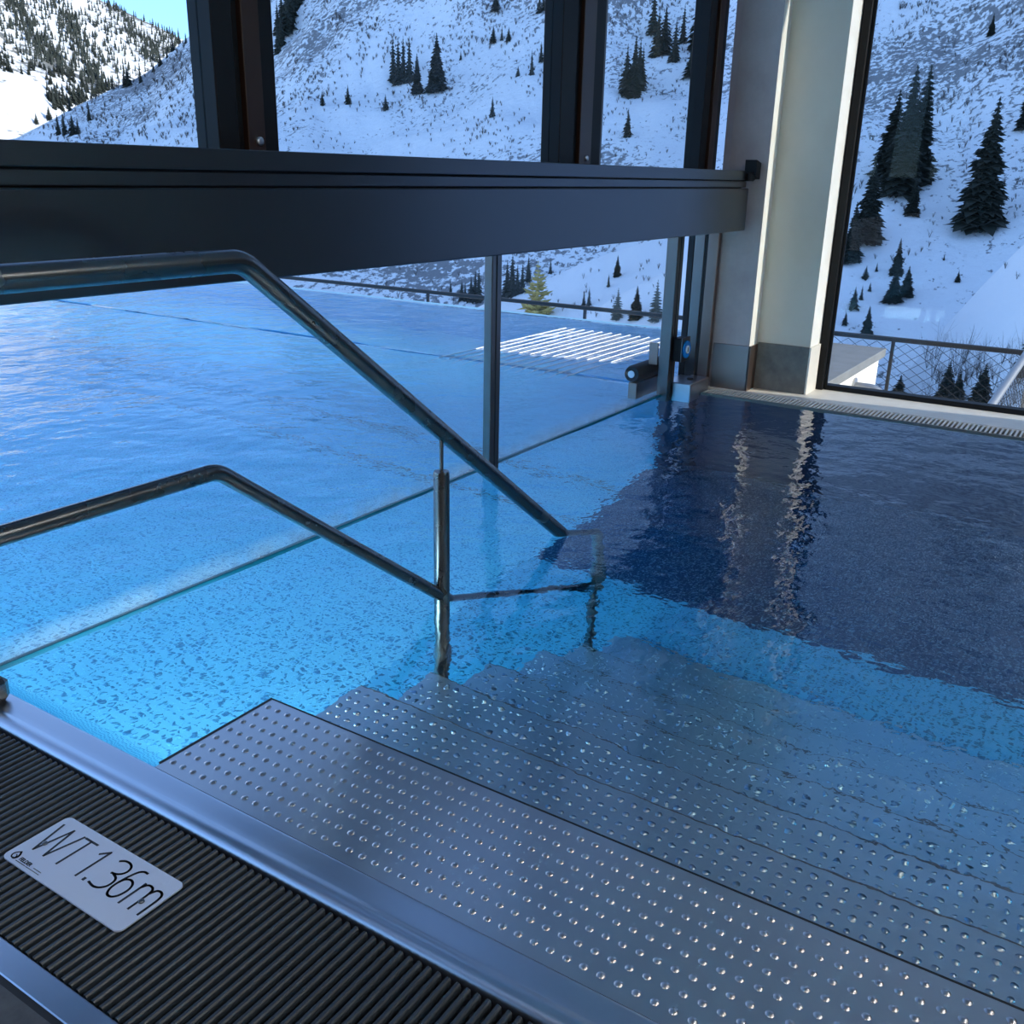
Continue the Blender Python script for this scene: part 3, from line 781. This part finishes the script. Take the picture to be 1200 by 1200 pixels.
for a in (
    (1054,226,102,'tall dark fir in the middle of the tight trio in the right window',0,.9),
    (1071,214,101,'tall fir on the right side of the tight trio in the right window',2,1.0),
    (1041,208,122,'shorter wide fir on the left side of the tight trio in the right window',1,.95),
    (1068,252,214,'small fir directly below the tight trio of tall firs',0,1.1),
    (1146,264,140,'large solitary broad dark fir in the middle of the right window',1,.85),
    (1203,150,98,'dark fir cut off by the right edge of the photo',0,1.0),
    (1014,283,200,'dark fir lower left of the tight trio, beside the window frame',1,.95),
    (996,306,244,'fir half hidden behind the black frame of the right window',0,1.0),
    (1050,322,284,'small slim fir standing above a pair of low firs',0,1.0),
    (1046,353,318,'left of the pair of low firs in the right window',1,1.2),
    (1061,347,315,'right of the pair of low firs in the right window',1,1.1),
    (1015,393,361,'small fir just above the terrace rail near the window frame',0,1.1),
    (1161,42,22,'little fir beside brown rocks high in the right window',0,1.0),
    (1105,478,426,'young fir behind the wire mesh, middle of its row',1,1.1),
    (1119,478,437,'young fir behind the wire mesh, right of the middle one',0,1.3),
    (1050,480,441,'low bushy fir behind the wire mesh beside the white block',1,1.4),
    (1146,484,430,'bushy young fir behind the wire mesh beside the sloping railing',1,1.2),
    (1198,440,392,'fir above the sloping railing at the right edge of the photo',1,1.0),
    (629,374,307,'sunlit golden green fir behind the pool railing','gold',.95),
    (745,374,336,'dark young fir behind the railing, middle of three by the steel post',0,1.1),
    (723,374,338,'pale young fir behind the railing, left of three by the steel post','grey',1.0),
    (768,376,329,'pale slender fir behind the railing, right of three by the steel post','grey',.9),
    (723,324,300,'dark fir on the snow ridge above the young firs',0,1.0),
    (512,106,49,'tall dark fir standing alone right of the fir clump in the wide upper pane',1,.85),
    (489,110,70,'narrow fir below and between the clump and the lone fir in the wide pane',2,1.0),
    (742,114,53,'tallest fir of the olive clump in the narrow upper pane',0,.7)):
    big_tree(*a)
ORD = 'second third fourth fifth sixth seventh eighth ninth tenth eleventh twelfth thirteenth'.split()
def group_small(lst, label, group, wide=1.0, only=None, of=None):
    for i, (x, yb, yt) in enumerate(sorted(lst)):
        if of: label = ('leftmost' if i == 0 else 'rightmost' if i == len(lst)-1 else ORD[i-1]+' from the left')+' '+of
        h_ = hit(x, yb, only)
        if h_: small_tree(h_[0], h_[1]*(yb-yt)/F, label, group, wide*random.uniform(.85, 1.15))
group_small([(461,96,50),(467,98,52),(473,97,50),(480,95,50)], None, 'fir clump in the wide pane', .9, None, 'of four firs in the tight clump in the wide upper pane')
group_small([(733,112,60),(748,104,55),(752,100,60)], None, 'fir clump in the narrow pane', .8, None, 'of three lower clump firs in the narrow upper pane')
group_small([(770,66,20),(778,62,15),(790,72,30),(815,60,8),(822,70,25),(800,50,12),(765,40,-5),(808,90,60),(820,150,118),(735,160,130)], None, 'firs in the narrow upper pane', 1, None, 'of dark firs beside the clump in the narrow pane')
group_small([(581,13,-8),(632,15,-8),(637,12,-10),(578,50,32),(588,47,32),(596,48,34),(644,30,20),(652,24,12)], None, 'scattered firs at the top of the wide pane', 1, None, 'of small firs along the wide upper pane\'s top')
group_small([(634,72,52),(623,88,62),(408,122,102),(577,137,115),(648,140,117),(655,70,48),(646,60,44),(540,70,60),(607,90,78),(378,124,108),(452,128,112)], None, 'scattered firs low in the wide pane', 1, None, 'of small firs in the middle of the wide upper pane')
group_small([(326+4*i, 62-9*i+random.uniform(-4, 8), 30-11*i) for i in range(8)] + [(326+5*i, 40-9*i, 8-9*i) for i in range(5)], None, 'dark stand in the wide pane', 1, None, 'of dark firs at the left edge of the wide pane')
group_small([(239,38,25),(210,52,36),(218,51,40),(224,48,39),(117,109,86),(121,106,88),(150,101,81),(146,100,84),(165,97,83),(88,121,99),(95,119,101),(69,126,104),(64,128,108),(75,122,104),(105,141,122),(69,158,136),(76,158,134),(86,158,137),(92,157,140),(43,145,134),(58,140,126),(82,130,116),(180,84,72),(188,77,64),(196,68,56),(203,60,47),(132,104,92),(110,112,96)], 'fir on the shaded ridge in the left upper pane', 'firs on the shaded ridge')
group_small([(528,346,326),(541,351,329),(545,352,331),(557,351,317),(561,353,315),(552,352,324)], None, 'firs left of the steel post', 1, None, 'of dark firs left of the steel partition post')
group_small([(600,346,298),(594,347,305),(612,343,306),(606,345,310),(586,350,325),(619,330,300),(645,320,303)], None, 'firs around the golden fir', 1, None, 'of dark firs beside the golden green fir')
group_small([(713,336,321),(690,358,336),(684,358,340)], None, 'small firs by the ridge', 1, None, 'of three small dark firs between the golden and pale firs')
group_small([(1014,326,312),(1009,351,335),(1000,361,337),(1019,341,331),(1027,318,308),(990,380,365),(1075,235,222),(1083,215,205),(1106,305,298),(1122,330,318)], None, 'tiny firs in the right window', 1.2, None, 'of tiny scattered firs in the right window')
# wooded sunlit mountain: 200 individual firs nearest the eye, the rest as one forest
rnd = random.Random(5); pts = []
tries = 0
while len(pts) < 1900 and tries < 90000:
    tries += 1
    x, y = rnd.uniform(-20, 222), rnd.uniform(-20, 150)
    band = mn.noise(Vector((x*.035-y*.028, y*.006+x*.004, 3.1)))*1.0 + .35*mn.noise(Vector((x*.12, y*.12, 1)))
    if y > 85+.9*max(0, x-20) or (x < 55 and y > 95-.2*x): continue
    if rnd.random() > .16+max(0, band)*2.6: continue
    h_ = hit(x, y)
    if h_ and h_[2] == 'mountain_far': pts.append((h_[1], h_[0]))
pts.sort(key=lambda q_: q_[0])
for d_, P_ in pts[:170]: small_tree(P_, rnd.uniform(6, 10), 'distant fir on the sunlit mountain in the left upper pane', 'firs on the sunlit mountain', 1.2)
fm = MB()
for d_, P_ in pts[170:]:
    H = rnd.uniform(5, 9.5); k = 6
    for s_ in range(3):
        zz, rr = H*(.1+.28*s_), H*(.17-.045*s_)
        a0 = rnd.random()
        fm.add([P_+Vector((rr*math.cos(a0+i*2*math.pi/k), rr*math.sin(a0+i*2*math.pi/k), zz)) for i in range(k)]+[P_+Vector((0,0,zz+H*.42))], [(i, (i+1) % k, k) for i in range(k)])
tag(fm.build('forest', M['fir']), 'dense dark fir forest covering the upper sunlit mountain', 'forest', kind='stuff')

# bare brush on the slopes
br = MB(); rnd = random.Random(9)
def shrub(P_, H, n_, r):
    for k in range(n_):
        a = rnd.uniform(0, 6.28); ln = rnd.uniform(.1, .45); top = P_+Vector((math.cos(a)*H*ln, math.sin(a)*H*ln, H*rnd.uniform(.6, 1)))
        br.tube([P_, P_.lerp(top, .5)+Vector((0,0,.08*H)), top], [r, r*.7, r*.3], 3, False)
        for q_ in range(2):
            t = rnd.uniform(.4, .8); s_ = P_.lerp(top, t)
            br.tube([s_, s_+Vector((rnd.uniform(-1,1), rnd.uniform(-1,1), rnd.uniform(.4,1)))*H*.2], [r*.5, r*.2], 3, False)
def scatter(n_, x0, x1, y0, y1, hp, dens=None):
    for k in range(n_):
        x, y = rnd.uniform(x0, x1), rnd.uniform(y0, y1)
        if dens and rnd.random() > dens(x, y): continue
        h_ = hit(x, y)
        if not h_ or h_[2] == 'mountain_far': continue
        H = h_[1]*hp*rnd.uniform(.4, 1.3)/F; shrub(h_[0], H, rnd.randint(5, 9), h_[1]*.19/F)
scatter(900, 975, 1200, 0, 330, 8, lambda x, y: max(0, .25+1.5*mn.noise(Vector((x*.02, y*.02, 4))))*(1 if y < 300-(x-1080)*.4 else .1))
scatter(3200, 330, 830, 0, 185, 4.5, lambda x, y: .3+mn.noise(Vector((x*.015, y*.03, 2))))
scatter(700, 40, 262, 40, 170, 5)
scatter(300, 400, 790, 285, 372, 7, lambda x, y: .35)
scatter(60, 1080, 1200, 420, 485, 38)
tag(br.build('bare_brush', M['twig']), 'bare grey brushwood scattered over the snowy slopes', 'brushwood', kind='stuff')
